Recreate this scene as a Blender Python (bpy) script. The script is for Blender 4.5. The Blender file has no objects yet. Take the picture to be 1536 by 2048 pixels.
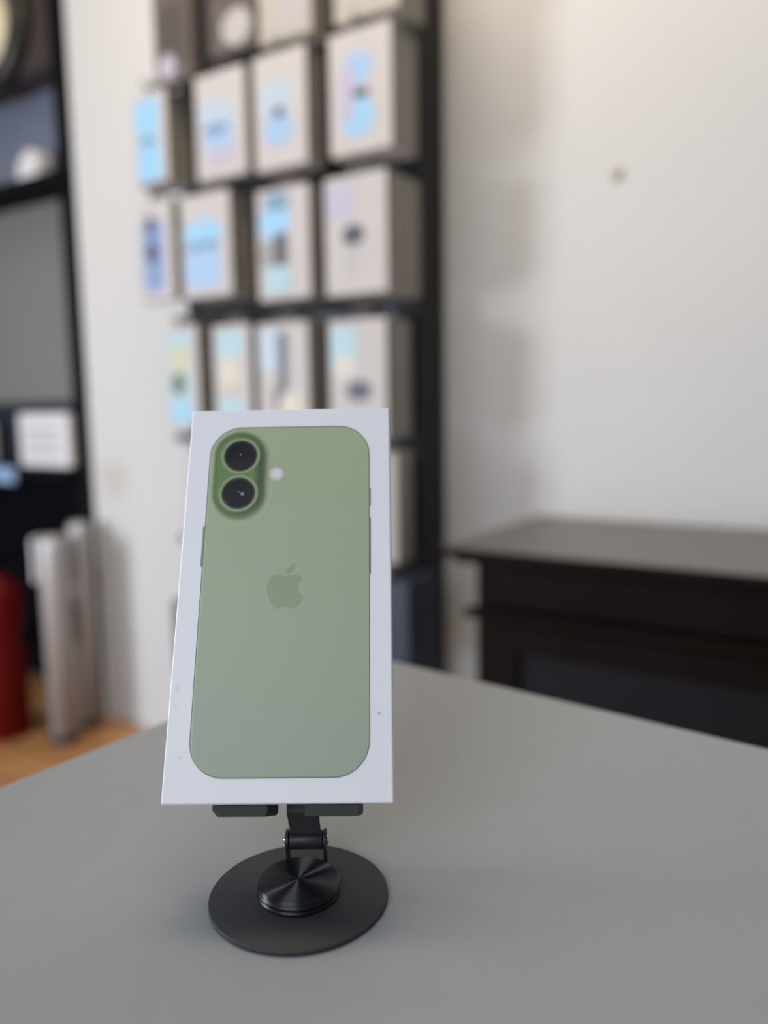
import bpy, bmesh, math, random
from mathutils import Vector, Matrix
random.seed(7)
scene = bpy.context.scene
COL = scene.collection
PI = math.pi

# ------------------------------------------------------------------ helpers
def srgb(r, g, b):
    f = lambda c: (c/255/12.92) if c/255 <= 0.04045 else ((c/255+0.055)/1.055)**2.4
    return (f(r), f(g), f(b), 1.0)

def mat(name, col, rough=0.6, metal=0.0, spec=0.5, noise=0.0, nscale=30.0, bump=0.0, aniso=0.0, coat=0.0):
    m = bpy.data.materials.new(name); m.use_nodes = True
    nt = m.node_tree; p = nt.nodes['Principled BSDF']
    p.inputs['Base Color'].default_value = col
    p.inputs['Roughness'].default_value = rough
    p.inputs['Metallic'].default_value = metal
    p.inputs['Specular IOR Level'].default_value = spec
    p.inputs['Coat Weight'].default_value = coat
    if aniso:
        p.inputs['Anisotropic'].default_value = aniso
        t = nt.nodes.new('ShaderNodeTangent'); t.direction_type = 'RADIAL'; t.axis = 'Z'; p.inputs['Anisotropic Rotation'].default_value = .25
        nt.links.new(t.outputs['Tangent'], p.inputs['Tangent'])
    if noise or bump:
        tc = nt.nodes.new('ShaderNodeTexCoord')
        n = nt.nodes.new('ShaderNodeTexNoise'); n.inputs['Scale'].default_value = nscale; n.inputs['Detail'].default_value = 5
        nt.links.new(tc.outputs['Object'], n.inputs['Vector'])
        if noise:
            r = nt.nodes.new('ShaderNodeValToRGB')
            a = tuple(max(0, c*(1-noise)) for c in col[:3])+(1,); b = tuple(min(1, c*(1+noise)) for c in col[:3])+(1,)
            r.color_ramp.elements[0].color = a; r.color_ramp.elements[1].color = b
            r.color_ramp.elements[0].position = .3; r.color_ramp.elements[1].position = .7
            nt.links.new(n.outputs['Fac'], r.inputs['Fac']); nt.links.new(r.outputs['Color'], p.inputs['Base Color'])
        if bump:
            b = nt.nodes.new('ShaderNodeBump'); b.inputs['Strength'].default_value = bump; b.inputs['Distance'].default_value = .002
            nt.links.new(n.outputs['Fac'], b.inputs['Height']); nt.links.new(b.outputs['Normal'], p.inputs['Normal'])
    return m

def spots(m, col, items):
    """dirt marks with a shape of their own: items = (x, y, z, rx, ry, rz, strength) in object coordinates"""
    nt = m.node_tree; p = nt.nodes['Principled BSDF']; N = nt.nodes.new; L = nt.links.new
    tc = N('ShaderNodeTexCoord')
    src = p.inputs['Base Color'].links[0].from_socket if p.inputs['Base Color'].links else None
    for (x, y, z, rx, ry, rz, s) in items:
        sub = N('ShaderNodeVectorMath'); sub.operation = 'SUBTRACT'; sub.inputs[1].default_value = (x, y, z)
        dv = N('ShaderNodeVectorMath'); dv.operation = 'DIVIDE'; dv.inputs[1].default_value = (rx, ry, rz)
        ln = N('ShaderNodeVectorMath'); ln.operation = 'LENGTH'
        mr = N('ShaderNodeMapRange'); mr.inputs['From Min'].default_value = 1; mr.inputs['From Max'].default_value = 0
        mr.inputs['To Min'].default_value = 0; mr.inputs['To Max'].default_value = s
        mx = N('ShaderNodeMix'); mx.data_type = 'RGBA'
        L(tc.outputs['Object'], sub.inputs[0]); L(sub.outputs[0], dv.inputs[0]); L(dv.outputs[0], ln.inputs[0])
        L(ln.outputs['Value'], mr.inputs['Value']); L(mr.outputs[0], mx.inputs['Factor'])
        if src: L(src, mx.inputs['A'])
        else: mx.inputs['A'].default_value = p.inputs['Base Color'].default_value
        mx.inputs['B'].default_value = col
        src = mx.outputs['Result']
    L(src, p.inputs['Base Color'])

def bx(bm, x0, x1, y0, y1, z0, z1, mi=0):
    vs = [bm.verts.new(v) for v in ((x0,y0,z0),(x1,y0,z0),(x1,y1,z0),(x0,y1,z0),(x0,y0,z1),(x1,y0,z1),(x1,y1,z1),(x0,y1,z1))]
    for f in ((3,2,1,0),(4,5,6,7),(0,1,5,4),(1,2,6,5),(2,3,7,6),(3,0,4,7)):
        bm.faces.new([vs[i] for i in f]).material_index = mi

def prism(bm, pts, w0, w1, axis='y', mi=0, smooth=False):
    """closed outline pts (a,b) extruded between w0 and w1 along axis; y: (x,z) outline; x: (y,z); z: (x,y)"""
    def P(a, b, w): return {'y': (a, w, b), 'x': (w, a, b), 'z': (a, b, w)}[axis]
    A = [bm.verts.new(P(a, b, w0)) for a, b in pts]; B = [bm.verts.new(P(a, b, w1)) for a, b in pts]
    n = len(pts); fs = [bm.faces.new(A), bm.faces.new(B[::-1])]
    for i in range(n):
        f = bm.faces.new((A[i], B[i], B[(i+1) % n], A[(i+1) % n])); f.smooth = smooth; fs.append(f)
    for f in fs: f.material_index = mi

def lathe(bm, prof, seg=64, mi=0, smooth=True):
    rings = []
    for r, z in prof:
        if r < 1e-7: rings.append([bm.verts.new((0, 0, z))])
        else: rings.append([bm.verts.new((r*math.cos(2*PI*i/seg), r*math.sin(2*PI*i/seg), z)) for i in range(seg)])
    for a, b in zip(rings, rings[1:]):
        for i in range(seg):
            j = (i+1) % seg
            if len(a) == 1 and len(b) == 1: continue
            if len(a) == 1: f = bm.faces.new((a[0], b[i], b[j]))
            elif len(b) == 1: f = bm.faces.new((a[i], a[j], b[0]))
            else: f = bm.faces.new((a[i], a[j], b[j], b[i]))
            f.material_index = mi; f.smooth = smooth

def tube(bm, pts, r, seg=16, mi=0):
    pts = [Vector(p) for p in pts]; rings = []
    prev = None
    for i, p in enumerate(pts):
        d = (pts[min(i+1, len(pts)-1)] - pts[max(i-1, 0)]).normalized()
        a = prev if prev is not None else (Vector((0, 0, 1)) if abs(d.z) < .9 else Vector((1, 0, 0)))
        x = (a - d*a.dot(d)).normalized(); y = d.cross(x); prev = x
        rr = r[i] if isinstance(r, (list, tuple)) else r
        rings.append([bm.verts.new(p + (x*math.cos(2*PI*k/seg) + y*math.sin(2*PI*k/seg))*rr) for k in range(seg)])
    for a, b in zip(rings, rings[1:]):
        for k in range(seg):
            f = bm.faces.new((a[k], a[(k+1) % seg], b[(k+1) % seg], b[k])); f.smooth = True; f.material_index = mi
    bm.faces.new(rings[0][::-1]).material_index = mi; bm.faces.new(rings[-1]).material_index = mi

def rrect(x0, x1, z0, z1, r, n=10):
    pts = []
    for cx, cz, a0 in ((x1-r, z1-r, 0), (x0+r, z1-r, 90), (x0+r, z0+r, 180), (x1-r, z0+r, 270)):
        for i in range(n+1):
            a = math.radians(a0 + 90*i/n); pts.append((cx + r*math.cos(a), cz + r*math.sin(a)))
    return pts

def circ(cx, cz, r, n=48, rz=None):
    return [(cx + r*math.cos(2*PI*i/n), cz + (rz or r)*math.sin(2*PI*i/n)) for i in range(n)]

def obj(name, bm, mats, parent=None, bevel=0.0, seg=2, loc=None, mtx=None):
    bmesh.ops.recalc_face_normals(bm, faces=bm.faces[:])
    me = bpy.data.meshes.new(name); bm.to_mesh(me); bm.free()
    for m in (mats if isinstance(mats, (list, tuple)) else [mats]): me.materials.append(m)
    o = bpy.data.objects.new(name, me); COL.objects.link(o)
    if parent: o.parent = parent
    if loc: o.location = loc
    if mtx: o.matrix_local = mtx
    if bevel:
        b = o.modifiers.new('bevel', 'BEVEL'); b.width = bevel; b.segments = seg; b.limit_method = 'ANGLE'; b.angle_limit = math.radians(40)
    return o

def tag(o, label, cat, group=None):
    o['label'] = label; o['category'] = cat
    if group: o['group'] = group
    return o

def thing(name, label, cat, loc=(0, 0, 0), rotz=0.0, group=None, mtx=None):
    o = bpy.data.objects.new(name, None); COL.objects.link(o); o.empty_display_size = .02
    if mtx: o.matrix_world = mtx
    else: o.location = loc; o.rotation_euler = (0, 0, rotz)
    return tag(o, label, cat, group)

def struct(o):
    o['kind'] = 'structure'; return o

B = bmesh.new

# ------------------------------------------------------------------ frames
TZ = 0.75                                   # table top height
W0 = Vector((-0.866, 2.380, 0.0))           # left end of the white wall, at the floor
AW = math.radians(-32.5)                    # the wall runs this way
U = Vector((math.cos(AW), math.sin(AW), 0)); NN = Vector((math.sin(AW), -math.cos(AW), 0))   # along the wall / out of the wall
def wall_pt(u, d, z): return W0 + U*u + NN*d + Vector((0, 0, z))
WM = Matrix.Translation(W0) @ Matrix.Rotation(AW, 4, 'Z')   # local x along the wall, local -y into the room

# ------------------------------------------------------------------ materials
m_wall = mat('painted_wall', srgb(208, 207, 205), .9, noise=.02, nscale=3, bump=.15)
m_wood = mat('oak_floor', srgb(176, 128, 82), .5)
m_table = mat('grey_laminate', srgb(155, 160, 164), .42, spec=.4, noise=.015, nscale=60)
m_carton = mat('white_carton', srgb(242, 242, 246), .45)
m_black = mat('matt_black_metal', srgb(44, 43, 45), .45, metal=.25, spec=.5)
m_disc = mat('dark_grey_powder_coat', srgb(52, 53, 57), .6, metal=.2, noise=.04, nscale=900)
m_hub = mat('black_anodised', srgb(30, 29, 29), .35, metal=.6)
m_cap = mat('spun_black_metal', srgb(84, 86, 92), .50, metal=1.0, aniso=1.0)
m_chrome = mat('polished_steel', srgb(220, 220, 220), .15, metal=1)
m_pad = mat('black_rubber', srgb(52, 52, 51), .7)
m_rack = mat('black_rack_panel', srgb(28, 30, 31), .6, spec=.3, noise=.05, nscale=8)
m_rail = mat('charcoal_steel', srgb(44, 50, 55), .4, metal=.4)
m_pack = mat('pale_card', srgb(192, 187, 185), .7, noise=.02, nscale=20)
m_side = mat('shaded_card_side', srgb(134, 129, 121), .8, noise=.05, nscale=40)  # package sides darkened: shade of faces turned from the light, put into the colour
m_packd = mat('brown_card', srgb(96, 88, 84), .7)
m_packn = mat('navy_card', srgb(44, 54, 70), .6)
m_packg = mat('grey_card', srgb(178, 172, 164), .7)
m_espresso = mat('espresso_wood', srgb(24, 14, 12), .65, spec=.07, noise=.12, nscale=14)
m_esptop = mat('espresso_lit_top', srgb(104, 101, 100), .38, noise=.06, nscale=10)  # espresso top painted lighter, wall reflection and sheen held in its base colour
m_inset = mat('charcoal_inset', srgb(26, 27, 30), .55, spec=.12)
m_niche = mat('black_niche', srgb(7, 8, 13), .8, spec=.05)
m_unit = mat('black_shelving', srgb(12, 12, 15), .7, spec=.1)
m_unitgrey = mat('grey_back_panel', srgb(122, 120, 118), .6)
m_unitblue = mat('slate_back_panel', srgb(112, 118, 134), .45)
m_unitbrown = mat('dark_brown_panel', srgb(62, 52, 50), .6)
m_navy = mat('dark_navy', srgb(30, 35, 48), .6, spec=.3)
m_red = mat('red_enamel', srgb(98, 0, 3), .5, spec=.25)
m_silver = mat('brushed_silver', srgb(186, 184, 184), .5, metal=.45)
m_white = mat('white_plastic', srgb(222, 220, 224), .5)
m_cream = mat('cream_dial', srgb(236, 222, 184), .6)
m_ring = mat('black_rim', srgb(36, 33, 33), .4)
m_pale = mat('pale_blue_paper', srgb(140, 170, 205), .6)

spots(m_carton, srgb(176, 150, 110), [(.0375, 0, .0317, .0012, .003, .0008, .8), (.0352, 0, .0322, .0016, .003, .0003, .25)])
spots(m_carton, srgb(160, 160, 160), [(-.0395, 0, .0420, .0016, .003, .0030, .25), (-.0366, 0, .0165, .0016, .003, .0011, .3), (-.0400, 0, .0350, .0020, .003, .0010, .2)])

# wooden floor planks
nt = m_wood.node_tree; p = nt.nodes['Principled BSDF']
tc = nt.nodes.new('ShaderNodeTexCoord'); br = nt.nodes.new('ShaderNodeTexBrick')
br.inputs['Color1'].default_value = srgb(196, 146, 96); br.inputs['Color2'].default_value = srgb(172, 122, 76); br.inputs['Mortar'].default_value = srgb(90, 62, 40)
br.inputs['Scale'].default_value = 1; br.inputs['Brick Width'].default_value = 1.1; br.inputs['Row Height'].default_value = .14; br.inputs['Mortar Size'].default_value = .003
nt.links.new(tc.outputs['Object'], br.inputs['Vector']); nt.links.new(br.outputs['Color'], p.inputs['Base Color'])

# ------------------------------------------------------------------ the room
bm = B(); bx(bm, -2.5, 5.0, -3.6, .5, -.05, 0); struct(obj('floor', bm, m_wood, mtx=WM))
bm = B(); bx(bm, 0, 4.2, 0, .30, 0, 2.75)
spots(m_wall, srgb(180, 166, 148), [(.09, 0, .74, .10, .05, .09, .5)])
struct(obj('wall_back', bm, m_wall, mtx=WM))
m_wall2 = mat('painted_wall_recess', srgb(206, 200, 190), .9, noise=.02, nscale=3)
bm = B(); bx(bm, -2.5, 0, .31, .45, 0, 2.75); struct(obj('wall_recess', bm, m_wall2, mtx=WM))

# ------------------------------------------------------------------ the desk
cor = Vector((-.0327, .6022, 0)); a1 = math.radians(54.1-180); a2 = math.radians(-38.7)
def dpt(s, t): return (cor.x + s*math.cos(a2) + t*math.cos(a1), cor.y + s*math.sin(a2) + t*math.sin(a1))
desk = thing('desk', 'large matt grey desk with its corner pointing at the back wall', 'table', (cor.x, cor.y, 0))
L1, L2 = 1.25, 1.1
out = [dpt(0, 0), dpt(L1, 0), dpt(L1, L2), dpt(0, L2)]
bm = B(); prism(bm, [(x-cor.x, y-cor.y) for x, y in out], TZ-.025, TZ, 'z')
obj('desktop', bm, m_table, desk, bevel=.0015)
for s, t in ((.06, .06), (L1-.06, .06), (L1-.06, L2-.06), (.06, L2-.06)):
    x, y = dpt(s, t); bm = B(); bx(bm, -.025, .025, -.025, .025, 0, TZ-.0251)
    o = obj('leg', bm, m_rail, desk); o.location = (x-cor.x, y-cor.y, 0); o.rotation_euler.z = a2

# ------------------------------------------------------------------ phone box
ax = Vector((.085, -.0016, .0003)).normalized()
upb = Vector((.0008, .0731, .1423)); upb = (upb - ax*upb.dot(ax)).normalized()
nb = upb.cross(ax)
if nb.y < 0: nb = -nb                      # points away from the camera, out of the back of the box
BW, BH, BT = .085, .160, .028
C0 = Vector((-.0405, .2750, .79275))       # middle of the front bottom edge
BM = Matrix((( ax.x, nb.x, upb.x, C0.x), (ax.y, nb.y, upb.y, C0.y), (ax.z, nb.z, upb.z, C0.z), (0, 0, 0, 1)))
box = thing('phone_box', 'white smartphone box with a green phone printed on it, propped on the black stand', 'box', mtx=BM)
bm = B(); bx(bm, -BW/2, BW/2, 0, BT, 0, BH); obj('carton', bm, m_carton, box, bevel=.0006, seg=3)

MM = .001
def X(v): return v*MM - BW/2
def Z(v): return BH - v*MM
m_gedge = mat('print_dark_green', srgb(86, 100, 82), .45)
m_gedge2 = mat('print_light_green', srgb(176, 188, 150), .45)
m_green = mat('print_sage_green', srgb(170, 182, 147), .42)
m_logo = mat('print_logo_green', srgb(146, 160, 124), .42)
m_ringg = mat('print_lens_ring', srgb(132, 156, 112), .4)
m_lens = mat('print_lens_black', srgb(38, 40, 44), .35)
m_lens2 = mat('print_lens_inner', srgb(24, 25, 28), .35)
m_glint = mat('print_glint', srgb(120, 124, 140), .4)
m_flash = mat('print_flash', srgb(206, 206, 206), .4)
m_flash2 = mat('print_flash_core', srgb(226, 226, 228), .4)
m_btn = mat('print_button_green', srgb(136, 148, 130), .45)

# phone back print: slight blue-green shift towards the bottom
nt = m_green.node_tree; p = nt.nodes['Principled BSDF']
tc = nt.nodes.new('ShaderNodeTexCoord'); sp = nt.nodes.new('ShaderNodeSeparateXYZ')
mr = nt.nodes.new('ShaderNodeMapRange'); mr.inputs['From Min'].default_value = .15; mr.inputs['From Max'].default_value = .01
mx = nt.nodes.new('ShaderNodeMix'); mx.data_type = 'RGBA'
mx.inputs['A'].default_value = srgb(172, 181, 145); mx.inputs['B'].default_value = srgb(155, 168, 147)
nt.links.new(tc.outputs['Object'], sp.inputs[0]); nt.links.new(sp.outputs['Z'], mr.inputs['Value'])
nt.links.new(mr.outputs[0], mx.inputs['Factor']); nt.links.new(mx.outputs['Result'], p.inputs['Base Color'])

pic = B(); prism(pic, rrect(X(8.9), X(76.5), Z(151.2), Z(8.4), 13.4*MM, 16), -.00012, -.00001, 'y')
pic_o = obj('phone_picture', pic, m_gedge, box)
def layer(name, shapes, m, d, mi=None):
    bm = B()
    for k, s in enumerate(shapes): prism(bm, s, -.00001-d, -.00002, 'y', mi=(mi[k] if mi else 0))
    return obj(name, bm, m, pic_o)
layer('frame_highlight', [rrect(X(9.2), X(76.2), Z(150.8), Z(8.8), 13.0*MM, 16)], m_gedge2, .00014)
layer('phone_back', [rrect(X(9.9), X(76.05), Z(150.75), Z(9.0), 12.6*MM, 16)], m_green, .00017)
for y0, y1, side in ((53, 70, 0), (37, 45, 1), (50, 74, 1)):
    x0, x1 = (8.2, 9.1) if side == 0 else (76.35, 77.0)
    layer('side_button', [rrect(X(x0), X(x1), Z(y1), Z(y0), .3*MM, 4)], m_btn, .0001)

# camera plateau print: the printed picture of a raised oval island with its soft edge
m_plat = bpy.data.materials.new('print_camera_plateau'); m_plat.use_nodes = True
nt = m_plat.node_tree; N = nt.nodes.new; L = nt.links.new; p = nt.nodes['Principled BSDF']; p.inputs['Roughness'].default_value = .42
tc = N('ShaderNodeTexCoord')
def capsule(cx, z0, z1, r, blur):
    s = N('ShaderNodeSeparateXYZ'); L(tc.outputs['Object'], s.inputs[0])
    cl = N('ShaderNodeClamp'); cl.inputs['Min'].default_value = z0; cl.inputs['Max'].default_value = z1; L(s.outputs['Z'], cl.inputs['Value'])
    dx = N('ShaderNodeMath'); dx.operation = 'SUBTRACT'; L(s.outputs['X'], dx.inputs[0]); dx.inputs[1].default_value = cx
    dz = N('ShaderNodeMath'); dz.operation = 'SUBTRACT'; L(s.outputs['Z'], dz.inputs[0]); L(cl.outputs[0], dz.inputs[1])
    cb = N('ShaderNodeCombineXYZ'); L(dx.outputs[0], cb.inputs[0]); L(dz.outputs[0], cb.inputs[1])
    ln = N('ShaderNodeVectorMath'); ln.operation = 'LENGTH'; L(cb.outputs[0], ln.inputs[0])
    mr = N('ShaderNodeMapRange'); mr.interpolation_type = 'SMOOTHSTEP'
    mr.inputs['From Min'].default_value = r+blur; mr.inputs['From Max'].default_value = r-blur; L(ln.outputs['Value'], mr.inputs['Value'])
    return mr.outputs[0]
def over(base, col, fac):
    mx = N('ShaderNodeMix'); mx.data_type = 'RGBA'; L(fac, mx.inputs['Factor'])
    if isinstance(base, tuple): mx.inputs['A'].default_value = base
    else: L(base, mx.inputs['A'])
    mx.inputs['B'].default_value = col; return mx.outputs['Result']
c = over(srgb(171, 180, 145), srgb(98, 114, 78), capsule(X(22.6), Z(39.3), Z(22.2), 10.9*MM, 1.7*MM))
c = over(c, srgb(86, 110, 60), capsule(X(21.6), Z(38.2), Z(21.2), 10.4*MM, .9*MM))
c = over(c, srgb(64, 84, 54), capsule(X(23.8), Z(39.0), Z(23.4), 8.3*MM, 1.6*MM))
c = over(c, srgb(104, 130, 74), capsule(X(20.6), Z(37.6), Z(21.4), 8.4*MM, 1.6*MM))
L(c, p.inputs['Base Color'])
layer('camera_plateau', [rrect(X(10.2), X(36.0), Z(53), Z(9.3), 12.4*MM, 16)], m_plat, .00019)
for cx, cz in ((22.0, 21.7), (21.9, 38.6)):
    layer('lens_ring', [circ(X(cx), Z(cz), 8.3*MM, 64)], m_ringg, .00022)
    layer('camera_lens', [circ(X(cx), Z(cz), 7.0*MM, 64), circ(X(cx), Z(cz), 6.3*MM, 64)], [m_lens, m_lens2], .00024, [0, 0])
    layer('lens_glint', [circ(X(cx+.1), Z(cz-.6), .35*MM, 16)] + ([circ(X(cx+1.7), Z(cz+.3), .8*MM, 16)] if cz > 30 else []), m_glint, .00027)
layer('flash', [circ(X(37.5), Z(30.1), 3.0*MM, 40)], m_flash, .0002)
layer('flash_core', [circ(X(37.6), Z(30.1), 1.9*MM, 40)], m_flash2, .00022)

# apple mark
def bez(p0, p1, p2, p3, n=8):
    return [tuple((1-t)**3*p0[k] + 3*(1-t)**2*t*p1[k] + 3*(1-t)*t*t*p2[k] + t**3*p3[k] for k in (0, 1)) for t in [i/n for i in range(1, n+1)]]
def relpath(start, segs):
    pts = [start]; c = start
    for s in segs:
        if len(s) == 2: c = (c[0]+s[0], c[1]+s[1]); pts.append(c); continue
        q = [(c[0]+s[i], c[1]+s[i+1]) for i in (0, 2, 4)]
        pts += bez(c, *q); c = q[2]
    return pts
body = relpath((12.152, 6.896), [(-.948, 0, -2.415, -1.078, -3.96, -1.04), (-2.04, .027, -3.91, 1.183, -4.961, 3.014),
    (-2.117, 3.675, -.546, 9.103, 1.519, 12.09), (1.013, 1.454, 2.208, 3.09, 3.792, 3.039), (1.52, -.065, 2.09, -.987, 3.935, -.987),
    (1.831, 0, 2.35, .987, 3.96, .948), (1.637, -.026, 2.676, -1.48, 3.676, -2.948), (1.156, -1.688, 1.636, -3.325, 1.662, -3.415),
    (-.039, -.013, -3.182, -1.221, -3.22, -4.857), (-.026, -3.04, 2.48, -4.494, 2.597, -4.559), (-1.429, -2.09, -3.623, -2.324, -4.39, -2.376),
    (-2, -.156, -3.675, 1.09, -4.61, 1.09)])[:-1]
leaf = relpath((15.53, 3.83), [(.843, -1.012, 1.4, -2.427, 1.245, -3.83), (-1.207, .052, -2.662, .805, -3.532, 1.818),
    (-.78, .896, -1.454, 2.338, -1.273, 3.714), (1.338, .104, 2.715, -.688, 3.559, -1.701)])[:-1]
LS = .755
def lg(pt): return (X(42.9 + (pt[0]-12)*LS), Z(78.5 + (pt[1]-12)*LS))
layer('logo', [[lg(q) for q in body], [lg(q) for q in leaf]], m_logo, .0002)

# ------------------------------------------------------------------ swivel stand
HX, HY = -.0345, .2845
stand = thing('phone_stand', 'black folding phone stand on a round swivel base, holding the white box', 'phone stand', (HX, HY, TZ))
def to_stand(v): return Vector(v) - Vector((HX, HY, TZ))
bm = B(); lathe(bm, [(0, 0), (.0336, 0), (.0340, .0004), (.0340, .0016), (.0336, .0020), (0, .0020)], 128)
obj('base_disc', bm, m_disc, stand)
bm = B(); lathe(bm, [(0, .0021), (.0155, .0021), (.0158, .0026), (.0158, .0033), (.0152, .0036), (.0152, .0040), (.0157, .0043), (.0157, .0050), (.0148, .0054), (.0148, .0057), (0, .0057)], 96)
hub = obj('swivel_hub', bm, m_hub, stand)
bm = B(); lathe(bm, [(.0, .0), (.0150, .0), (.0154, .0004), (.0154, .0013), (.0150, .0017), (.0004, .00175), (.0, .00175)], 96)
cap = obj('cap', bm, m_cap, hub); cap.location = (0, 0, .0058)
for f in cap.data.polygons: f.use_smooth = abs(f.normal.z) < .9
BY, BZ = .3010, .7640                        # hinge axis
HCX = -.0329
for s in (-1, 1):
    x = HCX + s*.0075 - HX
    y, z = BY-HY, BZ-TZ
    pts = [(y-.0010, .0021), (y+.0040, .0021)] + [(y + .0042*math.cos(math.radians(a)), z + .0042*math.sin(math.radians(a))) for a in range(-10, 191, 12)]
    bm = B(); prism(bm, pts, x-.0006, x+.0006, 'x'); obj('bracket', bm, m_black, stand, bevel=.0002)
    bm = B(); lathe(bm, [(0, 0), (.0017, 0), (.0017, .0004), (.0012, .0009), (0, .0011)], 24)
    o = obj('pin', bm, m_chrome, stand); o['label'] = 'shiny steel pin'
    o.matrix_local = Matrix.Translation((x + s*.0006, y, z)) @ Matrix.Rotation(s*PI/2, 4, 'Y')
bm = B(); tube(bm, [(HCX-HX-.0066, BY-HY, BZ-TZ), (HCX-HX+.0066, BY-HY, BZ-TZ)], .0036, 32); obj('hinge_barrel', bm, m_black, stand, bevel=.0002)
# bracket foot, the strip that ties both brackets to the hub
bm = B(); bx(bm, HCX-HX-.0080, HCX-HX+.0080, .0150, .0200, .0021, .0032); obj('bracket_foot', bm, m_black, stand)
# arm and back plate, in the frame of the box
ME = Matrix.Translation((-HX, -HY, -TZ)) @ BM
def fr(x, n, t): return ME @ Vector((x, n, t))
hb = Vector((HCX-HX, BY-HY, BZ-TZ))
low = [hb + Vector((0, -.0006, .0022)), fr(0, BT+.0032, -.0035), fr(0, BT+.0032, .030)]
bm = B()
wx = ax; xs = (-.0064, -.0058, -.0058)
off = [HCX-HX, HCX-HX-.0012, HCX-HX-.0012]
front = []; back = []
for k, q in enumerate(low):
    w = .0060 if k == 0 else .0064
    cx = off[k]
    for lst, th in ((front, -.0008), (back, .0008)):
        lst.append([bm.verts.new((cx - w, q.y + nb.y*th, q.z + nb.z*th)), bm.verts.new((cx + w, q.y + nb.y*th, q.z + nb.z*th))])
for k in range(2):
    bm.faces.new((front[k][0], front[k][1], front[k+1][1], front[k+1][0])); bm.faces.new((back[k][0], back[k+1][0], back[k+1][1], back[k][1]))
    for s in (0, 1): bm.faces.new((front[k][s], front[k+1][s], back[k+1][s], back[k][s]))
bm.faces.new((front[0][0], back[0][0], back[0][1], front[0][1])); bm.faces.new((front[2][0], front[2][1], back[2][1], back[2][0]))
obj('arm', bm, m_black, stand, bevel=.0003)
bm = B(); prism(bm, rrect(-.030, .034, .002, .085, .006, 6), BT+.0004, BT+.0020, 'y'); obj('back_plate', bm, m_black, stand, bevel=.0003, mtx=ME)
# two fingers under the box
for x0, x1, sl, sr in ((-.0242, -.0037, .0022, .0008), (.0100, .0301, .0, .0005)):
    bm = B()
    y0 = .0026
    pts = [(x0, -.0002), (x1, -.0002), (x1, -.0034), (x1-sr, -.0044), (x0+sl, -.0044), (x0, -.0022)]
    prism(bm, pts, y0, BT+.0019, 'y'); obj('hook', bm, m_pad, stand, bevel=.00035, seg=3, mtx=ME)

# ------------------------------------------------------------------ display rack with its hooks
rack = thing('display_rack', 'tall black accessory rack with hooks standing against the pale wall', 'display rack', wall_pt(.84, 0, 0), AW)
RL, RR = .535-.84, 1.192-.84
bm = B(); bx(bm, RL, RR-.04, -.095, -.075, .10, 2.35); obj('back_panel', bm, m_rack, rack)
bm = B(); bx(bm, RR-.060, RR, -.12, -.012, 0, 2.38); obj('post', bm, m_rack, rack, bevel=.003)
bm = B(); bx(bm, RL-.01, RL+.02, -.10, -.012, 0, 2.38); obj('post', bm, m_rack, rack, bevel=.003)
bm = B(); bx(bm, RL-.01, RR, -.30, -.012, .0, .10); obj('foot_plinth', bm, m_rack, rack, bevel=.004)
for z in (1.90, 1.64, 1.386, 1.128, .868, .61):
    bm = B(); bx(bm, RL-.060, RR-.061, -.112, -.1005, z-.010, z+.012); obj('rail', bm, m_rail, rack, bevel=.002)

# pictures printed on the packages: (kind, x, z, rx, rz, colour) in fractions of the face
def pm(name, c): return mat('print_'+name, c, .5)
PC = dict(umber=pm('umber', srgb(84, 76, 73)), blue=pm('light_blue', srgb(158, 188, 220)), sky=pm('sky_blue', srgb(150, 196, 226)), peri=pm('periwinkle', srgb(134, 152, 196)),
          pale=pm('pale_blue', srgb(180, 194, 208)), cyan=pm('cyan', srgb(164, 196, 204)), dark=pm('charcoal', srgb(70, 72, 84)),
          steel=pm('steel_blue', srgb(120, 150, 176)), yellow=pm('straw', srgb(196, 190, 156)), olive=pm('olive', srgb(96, 108, 84)),
          cream=pm('cream', srgb(204, 196, 182)), lilac=pm('lilac', srgb(184, 178, 196)), grey=pm('warm_grey', srgb(150, 146, 144)), lgrey=pm('light_grey', srgb(180, 176, 176)))
DP = .028
def package(w, h, m, picture, label, u, z, d, group=None, front=True, tabw=.5):
    o = thing('accessory_package', label, 'package', wall_pt(u, d, z), AW, group)
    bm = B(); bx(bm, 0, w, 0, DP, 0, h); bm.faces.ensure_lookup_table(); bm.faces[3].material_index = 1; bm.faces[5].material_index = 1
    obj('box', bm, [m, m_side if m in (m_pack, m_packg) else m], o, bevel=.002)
    # hang tab with its slot
    bm = B(); a, b = w*.5-.022, w*.5+.022; t = .0012
    y0 = DP*.5
    for q in ((a, b, h+.001, h+.008), (a, b, h+.016, h+.022), (a, w*.5-.008, h+.008, h+.016), (w*.5+.008, b, h+.008, h+.016)):
        bx(bm, q[0], q[1], y0, y0+t, q[2], q[3])
    obj('hang_tab', bm, m_packd, o)
    if picture:
        bm = B(); ms = []
        for k, (kind, x, zz, rx, rz, ckey) in enumerate(picture):
            if PC[ckey] not in ms: ms.append(PC[ckey])
            mi = ms.index(PC[ckey]); th = -.0004 - .0003*k
            if kind == 'o': prism(bm, circ(x*w, zz*h, rx*w, 28, rz*h), th, -.0001, 'y', mi)
            else:
                rr = min(rx*w, rz*h)*.45
                prism(bm, rrect(x*w-rx*w, x*w+rx*w, zz*h-rz*h, zz*h+rz*h, rr, 5), th, -.0001, 'y', mi)
        obj('printed_picture', bm, ms, o)
    return o

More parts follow.
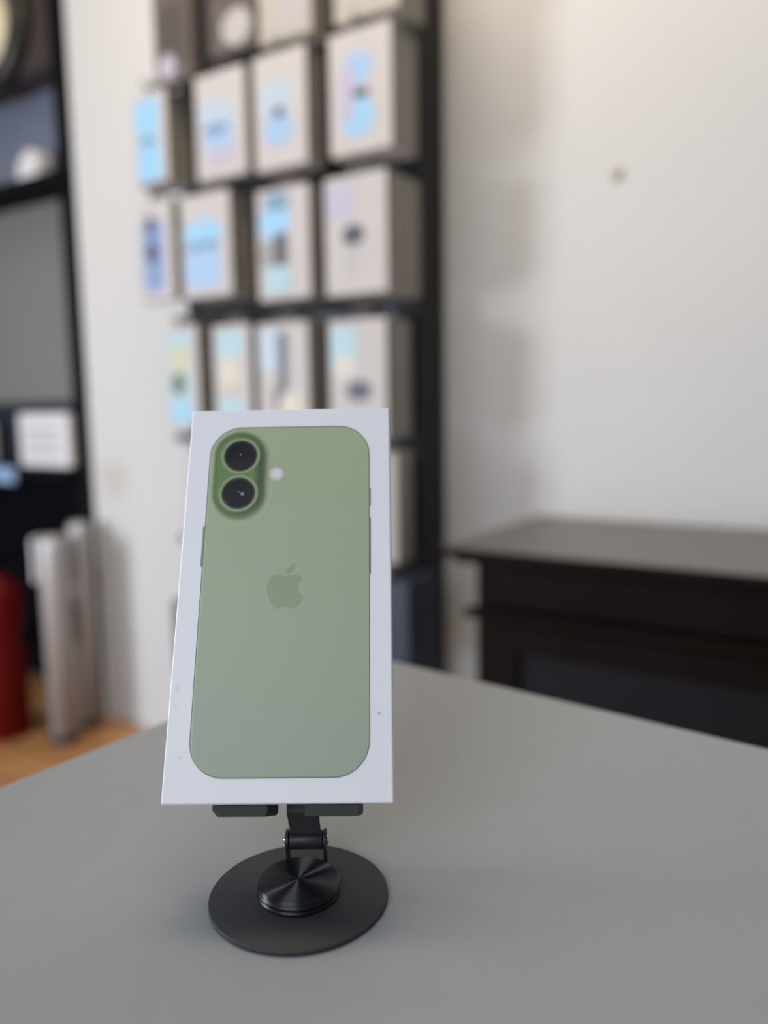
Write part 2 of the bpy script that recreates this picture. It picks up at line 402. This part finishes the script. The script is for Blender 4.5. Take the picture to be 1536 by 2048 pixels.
DF = .262
rows = {
 'top':    (1.628, 'the row cut by the top edge of the photo'),
 'second': (1.405, 'the second row'),
 'third':  (1.155, 'the third row'),
 'fourth': (.885, 'the row just above the box top'),
}
P = [
 # u, z, w, h, material, picture, spares behind, label
 (.628, 1.622, .108, .215, m_packd, [('r', .5, .45, .36, .28, 'umber'), ('o', .35, .16, .22, .12, 'lilac')], 0,
  "dark brown package with a pale print, first in the rack's cut-off top row"),
 (.790, 1.645, .120, .200, m_packd, [('o', .60, .22, .32, .17, 'lgrey'), ('r', .5, .7, .38, .2, 'umber')], 0,
  "dark package with a large pale round print, second in the rack's cut-off top row"),
 (.921, 1.636, .128, .205, m_packg, [('r', .62, .50, .24, .42, 'lgrey')], 1,
  "beige package with a light panel, third in the cut-off top row"),
 (1.100, 1.630, .140, .205, m_packg, [('r', .5, .5, .30, .3, 'lgrey')], 2,
  "grey beige package, fourth in the cut-off top row"),
 (.551, 1.432, .104, .188, m_pack, [('r', .42, .72, .36, .22, 'sky'), ('r', .45, .24, .36, .22, 'sky'), ('o', .42, .47, .24, .05, 'steel')], 2,
  "package with two sky blue shapes, leftmost of the highest full rack row"),
 (.742, 1.411, .136, .206, m_pack, [('o', .42, .60, .36, .17, 'pale'), ('r', .46, .38, .28, .16, 'blue'), ('o', .40, .47, .26, .05, 'steel'), ('r', .5, .22, .26, .08, 'lilac')], 0,
  "package with pale oval over blue square, second in the highest full rack row"),
 (.902, 1.405, .130, .213, m_pack, [('o', .42, .60, .34, .17, 'pale'), ('o', .46, .34, .28, .15, 'blue'), ('o', .48, .48, .10, .05, 'dark')], 1,
  "package with pale and blue ovals, third in the highest full rack row"),
 (1.086, 1.401, .136, .213, m_pack, [('o', .46, .68, .24, .14, 'blue'), ('o', .46, .30, .26, .17, 'sky'), ('r', .44, .48, .20, .035, 'dark'), ('r', .28, .5, .12, .22, 'lilac')], 2,
  "large package with blue print, fourth in the highest full rack row"),
 (.545, 1.180, .112, .215, m_pack, [('r', .45, .45, .30, .36, 'peri'), ('o', .40, .76, .12, .10, 'dark'), ('o', .42, .48, .16, .12, 'dark'), ('r', .42, .30, .12, .10, 'steel')], 0,
  "package with narrow dark and periwinkle print, leftmost of the middle rack row"),
 (.686, 1.176, .140, .212, m_pack, [('o', .44, .62, .40, .14, 'sky'), ('r', .42, .30, .36, .20, 'blue'), ('r', .42, .50, .34, .04, 'steel')], 2,
  "package with wide blue oval and block, second in the middle rack row"),
 (.900, 1.154, .131, .214, m_pack, [('o', .34, .70, .30, .16, 'sky'), ('r', .40, .88, .22, .08, 'steel'), ('r', .46, .45, .12, .15, 'dark'), ('r', .2, .42, .14, .12, 'grey'), ('o', .38, .18, .26, .13, 'cyan')], 1,
  "package with cyan and dark diagonal print, third in the middle rack row"),
 (1.070, 1.149, .139, .216, m_pack, [('r', .24, .80, .22, .16, 'lilac'), ('o', .46, .50, .18, .09, 'dark'), ('r', .40, .30, .10, .12, 'lgrey')], 3,
  "plain package with dark blot, fourth in the middle rack row"),
 (.612, .904, .106, .216, m_pack, [('r', .45, .50, .34, .44, 'cyan'), ('r', .48, .66, .26, .14, 'yellow'), ('o', .42, .42, .20, .12, 'olive'), ('r', .5, .12, .30, .09, 'sky')], 1,
  "package with yellow and olive print, first above the phone box"),
 (.765, .893, .104, .220, m_pack, [('r', .45, .82, .36, .12, 'cyan'), ('r', .42, .55, .26, .14, 'cream'), ('r', .46, .16, .38, .14, 'cyan'), ('o', .4, .42, .12, .06, 'yellow')], 0,
  "package with pale cyan and straw print, second above the phone box"),
 (.890, .884, .131, .224, m_pack, [('r', .28, .76, .26, .18, 'pale'), ('r', .50, .62, .09, .30, 'dark'), ('r', .42, .22, .10, .2, 'dark'), ('o', .64, .22, .24, .18, 'cream')], 1,
  "package with a dark vertical stripe, third above the phone box"),
 (1.072, .880, .132, .222, m_pack, [('r', .26, .74, .22, .20, 'cyan'), ('o', .28, .60, .18, .10, 'cream'), ('o', .52, .40, .22, .09, 'dark')], 2,
  "package with cyan corner and dark blot, fourth above the phone box"),
 (.655, .640, .100, .200, m_pack, None, 0,
  "plain white package peeping out left of the phone box"),
 (1.085, .640, .138, .210, m_packg, None, 1,
  "grey package showing just right of the phone box"),
 (.600, .330, .110, .165, m_packd, None, 0,
  "dark package low on the rack, peeping out left of the phone box"),
 (1.105, .400, .140, .205, m_packn, None, 3,
  "navy package low on the rack, right of the phone box"),
]
GR = 'packages hanging on the rack hooks'
for u, z, w, h, m, pic_, spare, label in P:
    package(w, h, m, pic_, label, u, z, DF, GR)
    for k in range(spare):
        package(w, h, m, None, 'spare behind the ' + label.replace('package ', 'one '), u, z, DF-(k+1)*(DP+.003), GR)
    # the hook of this stack, a part of the rack
    bm = B(); x = u + w/2 - .84; zz = z + h + .0135
    tube(bm, [(x, -.0955, zz), (x, -DF-.012, zz), (x, -DF-.020, zz+.006)], .0022, 10)
    obj('hook', bm, m_rail, rack)

# ------------------------------------------------------------------ sideboard on the right
CL, CR, CT = 1.402, 2.95, .713
side = thing('sideboard', 'long dark espresso sideboard with a molded front against the right wall', 'sideboard', wall_pt(CL, 0, 0), AW)
cw = CR-CL
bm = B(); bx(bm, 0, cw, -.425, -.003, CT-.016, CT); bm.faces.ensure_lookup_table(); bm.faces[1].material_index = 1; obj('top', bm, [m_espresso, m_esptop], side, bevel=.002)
bm = B(); bx(bm, .02, cw-.02, -.412, -.01, CT-.026, CT-.0165); obj('top_molding', bm, m_espresso, side, bevel=.002)
bm = B(); bx(bm, .05, .075, -.39, -.01, .0, CT-.027); bx(bm, cw-.075, cw-.05, -.39, -.01, .0, CT-.027)
bx(bm, .075, cw-.075, -.03, -.01, .05, CT-.027); bx(bm, .075, cw-.075, -.385, -.03, .05, .075); bx(bm, .075, cw-.075, -.385, -.03, .585, .60)
obj('carcass', bm, m_espresso, side, bevel=.001)
n = 3; dw = (cw-.154)/n
for k in range(n):
    bm = B(); bx(bm, .077+k*dw+.002, .077+(k+1)*dw-.002, -.398, -.38, .618, CT-.030); d = obj('drawer', bm, m_espresso, side, bevel=.002)
bm = B(); bx(bm, .036, cw-.036, -.412, -.39, .598, .614); obj('belt_molding', bm, m_espresso, side, bevel=.004)
for k in range(n):
    x0, x1 = .077+k*dw+.002, .077+(k+1)*dw-.002; z0, z1 = .10, .592
    bm = B(); e = .045
    for q in ((x0, x1, z1-e, z1), (x0, x1, z0, z0+e), (x0, x0+e, z0+e, z1-e), (x1-e, x1, z0+e, z1-e)):
        bx(bm, q[0], q[1], -.398, -.38, q[2], q[3])
    d = obj('door', bm, m_espresso, side)
    bm = B(); bx(bm, x0+e+.001, x1-e-.001, -.388, -.383, z0+e+.001, z1-e-.001); obj('door_panel', bm, m_inset, d)

# small mark on the wall
bm = B(); lathe(bm, [(0, 0), (.010, 0), (.009, .003), (.003, .004), (0, .003)], 24)
o = obj('wall_plug', bm, mat('brown_plug', srgb(160, 140, 125), .7))
o.matrix_world = Matrix.Translation(wall_pt(1.55, .001, 1.357)) @ Matrix.Rotation(AW, 4, 'Z') @ Matrix.Rotation(PI/2, 4, 'X')
tag(o, 'small brown wall plug alone on the bare wall at the right', 'wall plug')

# ------------------------------------------------------------------ dark shelving on the left
shelf = thing('shelving_unit', 'black shelving unit with grey back panels left of the white wall', 'shelving', wall_pt(0, 0, 0), AW)
UW = 1.3; UD = .29
bm = B(); bx(bm, -.075, -.006, 0, UD, .075, 1.589); bx(bm, -.075, -.006, 0, UD, 1.627, 2.5); obj('side_panel', bm, m_unit, shelf, bevel=.002)
bm = B(); bx(bm, -UW, -UW+.03, 0, UD, .0, 2.5); obj('side_panel', bm, m_unit, shelf, bevel=.002)
bm = B(); bx(bm, -UW+.031, -.076, .10, .12, .775, 1.589); obj('back_panel', bm, m_unitgrey, shelf)
bm = B(); bx(bm, -UW+.031, -.076, .10, .12, 1.627, 1.912); obj('back_panel', bm, m_unitblue, shelf); 
bm = B(); bx(bm, -UW+.031, -.076, -.006, .12, 1.913, 2.5); obj('header', bm, m_unitbrown, shelf, bevel=.002)
bm = B(); bx(bm, -UW+.031, -.003, -.02, UD, 1.590, 1.626); obj('shelf', bm, m_unit, shelf, bevel=.003)
bm = B(); bx(bm, -UW+.031, -.076, -.03, UD, .735, .768); obj('worktop', bm, m_unit, shelf, bevel=.003)
bm = B(); bx(bm, -UW+.031, -.076, .0, UD, .075, .734); obj('cupboard', bm, m_niche, shelf, bevel=.002)

o = thing('wall_clock', 'round cream disc in a thick black rim at the top left corner', 'clock', wall_pt(-.335, .007, 2.07), AW)
bm = B(); lathe(bm, [(.130, 0), (.192, 0), (.192, .03), (.17, .045), (.14, .04), (.130, .02)], 64); bm.faces.ensure_lookup_table()
r_ = obj('rim', bm, m_ring, o); r_.rotation_euler.x = PI/2
bm = B(); lathe(bm, [(0, .002), (.131, .002), (.131, .012), (0, .012)], 64); r_ = obj('face', bm, m_cream, o); r_.rotation_euler.x = PI/2

bm = B(); prism(bm, [(-.055, 0), (.048, 0), (.060, .055), (.040, .086), (.0, .088), (-.035, .060)], -.03, .03, 'y')
o = obj('paper_bag', bm, m_white, bevel=.010, seg=3); o.matrix_world = Matrix.Translation(wall_pt(-.235, -.035, 1.6265)) @ Matrix.Rotation(AW, 4, 'Z')
tag(o, 'small crumpled white bag on the black shelf at the upper left', 'bag')

o = thing('carton_box', 'white box standing on the black worktop at the left', 'box', wall_pt(-.200, .0, .7690), AW)
bm = B(); bx(bm, -.122, .122, -.02, .05, 0, .165); obj('body', bm, m_white, o, bevel=.006)
bm = B(); 
for k in range(3): bx(bm, -.085, .085, -.0212, -.0202, .035+k*.036, .050+k*.036)
obj('printed_label', bm, PC['lgrey'], o)
bm = B(); bx(bm, -.12, .09, -.02, .03, 0, .14)
o = obj('storage_box', bm, m_white, bevel=.01); o.matrix_world = Matrix.Translation(wall_pt(-.62, -.01, .7685)) @ Matrix.Rotation(AW, 4, 'Z')
tag(o, 'white box cut by the left edge of the photo, on the black worktop', 'box')
bm = B(); bx(bm, -.17, .17, -.006, .006, -.05, .0)
o = obj('towel', bm, m_pale, bevel=.004); o.matrix_world = Matrix.Translation(wall_pt(-.50, .0375, .765)) @ Matrix.Rotation(AW, 4, 'Z')
tag(o, 'pale blue cloth hanging on the front of the black worktop at the left edge', 'cloth')
bm = B(); bx(bm, -1.2, -.08, 0, .03, 0, .20)
o = obj('dark_case', bm, m_navy, bevel=.004); o.matrix_world = Matrix.Translation(wall_pt(0, -.062, .7685)) @ Matrix.Rotation(AW, 4, 'Z')
o.location += NN*(-.006)
tag(o, 'long dark navy case on the worktop behind the white boxes', 'case')

# fire extinguisher
ext = thing('fire_extinguisher', 'red fire extinguisher with a black head standing on the wooden floor at the left', 'fire extinguisher', (-1.125, 2.255, 0))
bm = B(); lathe(bm, [(0, .0), (.070, .0), (.076, .008), (.076, .40), (.072, .435), (.055, .462), (.028, .476), (.022, .49), (0, .49)], 48); obj('cylinder', bm, m_red, ext)
bm = B(); lathe(bm, [(0, .491), (.024, .491), (.026, .50), (.022, .53), (0, .532)], 24); obj('valve', bm, m_niche, ext)
bm = B(); bx(bm, -.02, .11, -.012, .012, .534, .548); bx(bm, -.02, .10, -.012, .012, .556, .572); bx(bm, -.02, .005, -.012, .012, .548, .556); obj('handle', bm, m_niche, ext, bevel=.003)
bm = B(); tube(bm, [(.03, -.0, .515), (.09, -.02, .50), (.125, -.04, .45), (.135, -.05, .40), (.115, -.06, .30)], [.012, .012, .014, .022, .026], 16); obj('hose', bm, m_niche, ext)

# two silver tubes standing before the shelving
def bottle(x, y, r, h, label, head):
    o = thing('metal_tube', label, 'tube', (x, y, 0))
    bm = B(); lathe(bm, [(0, 0), (r, 0), (r, h-.05), (r*.97, h-.02), (r*.8, h-.004), (0, h)], 40); obj('body', bm, m_silver, o)
    bm = B(); lathe(bm, [(r+.0005, .004), (r+.003, .004), (r+.003, .025), (r+.0005, .025)], 40); obj('foot_ring', bm, m_ring, o)
    if head:
        bm = B(); bx(bm, -r-.012, -r-.001, -.03, .03, h-.13, h-.005); obj('side_clip', bm, m_white, o, bevel=.004)
    return o
bottle(-.922, 2.19, .036, .60, 'silver tube with a white clip on its side, standing nearer the fire extinguisher', True)
bottle(-.888, 2.30, .032, .622, 'plain silver tube standing nearer the white wall end', False)

# ------------------------------------------------------------------ light
def area(name, loc, target, sx, sy, power, col):
    l = bpy.data.lights.new(name, 'AREA'); l.shape = 'RECTANGLE'; l.size = sx; l.size_y = sy; l.energy = power; l.color = col
    o = bpy.data.objects.new(name, l); COL.objects.link(o); o.location = loc
    o.rotation_euler = (Vector(target)-Vector(loc)).to_track_quat('-Z', 'Y').to_euler(); return o
area('window_light_left', (-2.75, .45, 1.00), (.6, 1.6, .70), .60, .95, 52, (.86, .92, 1.0))
area('low_cool_fill', (-2.1, -.9, .45), (-.1, 2.2, .40), 1.2, .7, 15, (.55, .75, 1.0))  # unseen low light, added to brighten and cool the lower wall
area('box_fill_light', (-.8, -1.5, 1.9), (0, .6, .9), 1.4, 1.2, 22.5, (.87, .92, 1.0))  # unseen fill added behind the camera, brightens the box more than the wall
area('ceiling_light', (-.35, 1.05, 2.65), (.0, 1.9, 1.2), 1.3, .8, 21, (1.0, .80, .56))
w = bpy.data.worlds.new('room_ambient'); scene.world = w; w.use_nodes = True
w.node_tree.nodes['Background'].inputs['Color'].default_value = (.86, .90, 1.0, 1)
w.node_tree.nodes['Background'].inputs['Strength'].default_value = .17

# ------------------------------------------------------------------ camera
cam = bpy.data.cameras.new('camera'); co = bpy.data.objects.new('camera', cam); COL.objects.link(co); scene.camera = co
pch, rol = math.radians(7.4), math.radians(-.8)
right = Vector((math.cos(rol), 0, 0))
F = Matrix(((.9999, -.0140, 0), (-.0018, -.1288, .9917), (-.0138, -.9916, -.1288)))   # camera axes (right, down, forward) as columns in the world
cx_, cd, cf = Vector(F.col[0]), Vector(F.col[1]), Vector(F.col[2])
cf.normalize(); cx_ = (cx_ - cf*cx_.dot(cf)).normalized(); cu = cx_.cross(cf)
Mx = Matrix(((cx_.x, cu.x, -cf.x, 0), (cx_.y, cu.y, -cf.y, 0), (cx_.z, cu.z, -cf.z, .935), (0, 0, 0, 1)))
co.matrix_world = Mx
cam.sensor_fit = 'VERTICAL'; cam.sensor_height = 36; cam.lens = 1600/2048*36; cam.clip_start = .01
cam.dof.use_dof = True; cam.dof.focus_distance = .312; cam.dof.aperture_fstop = 28.125/8.2; cam.dof.aperture_blades = 0

vs = scene.view_settings
scene.display_settings.display_device = 'sRGB'
vs.view_transform = 'Standard'; vs.look = 'None'; vs.gamma = 1; vs.use_curve_mapping = False; vs.exposure = 0.06
scene.cycles.use_denoising = True
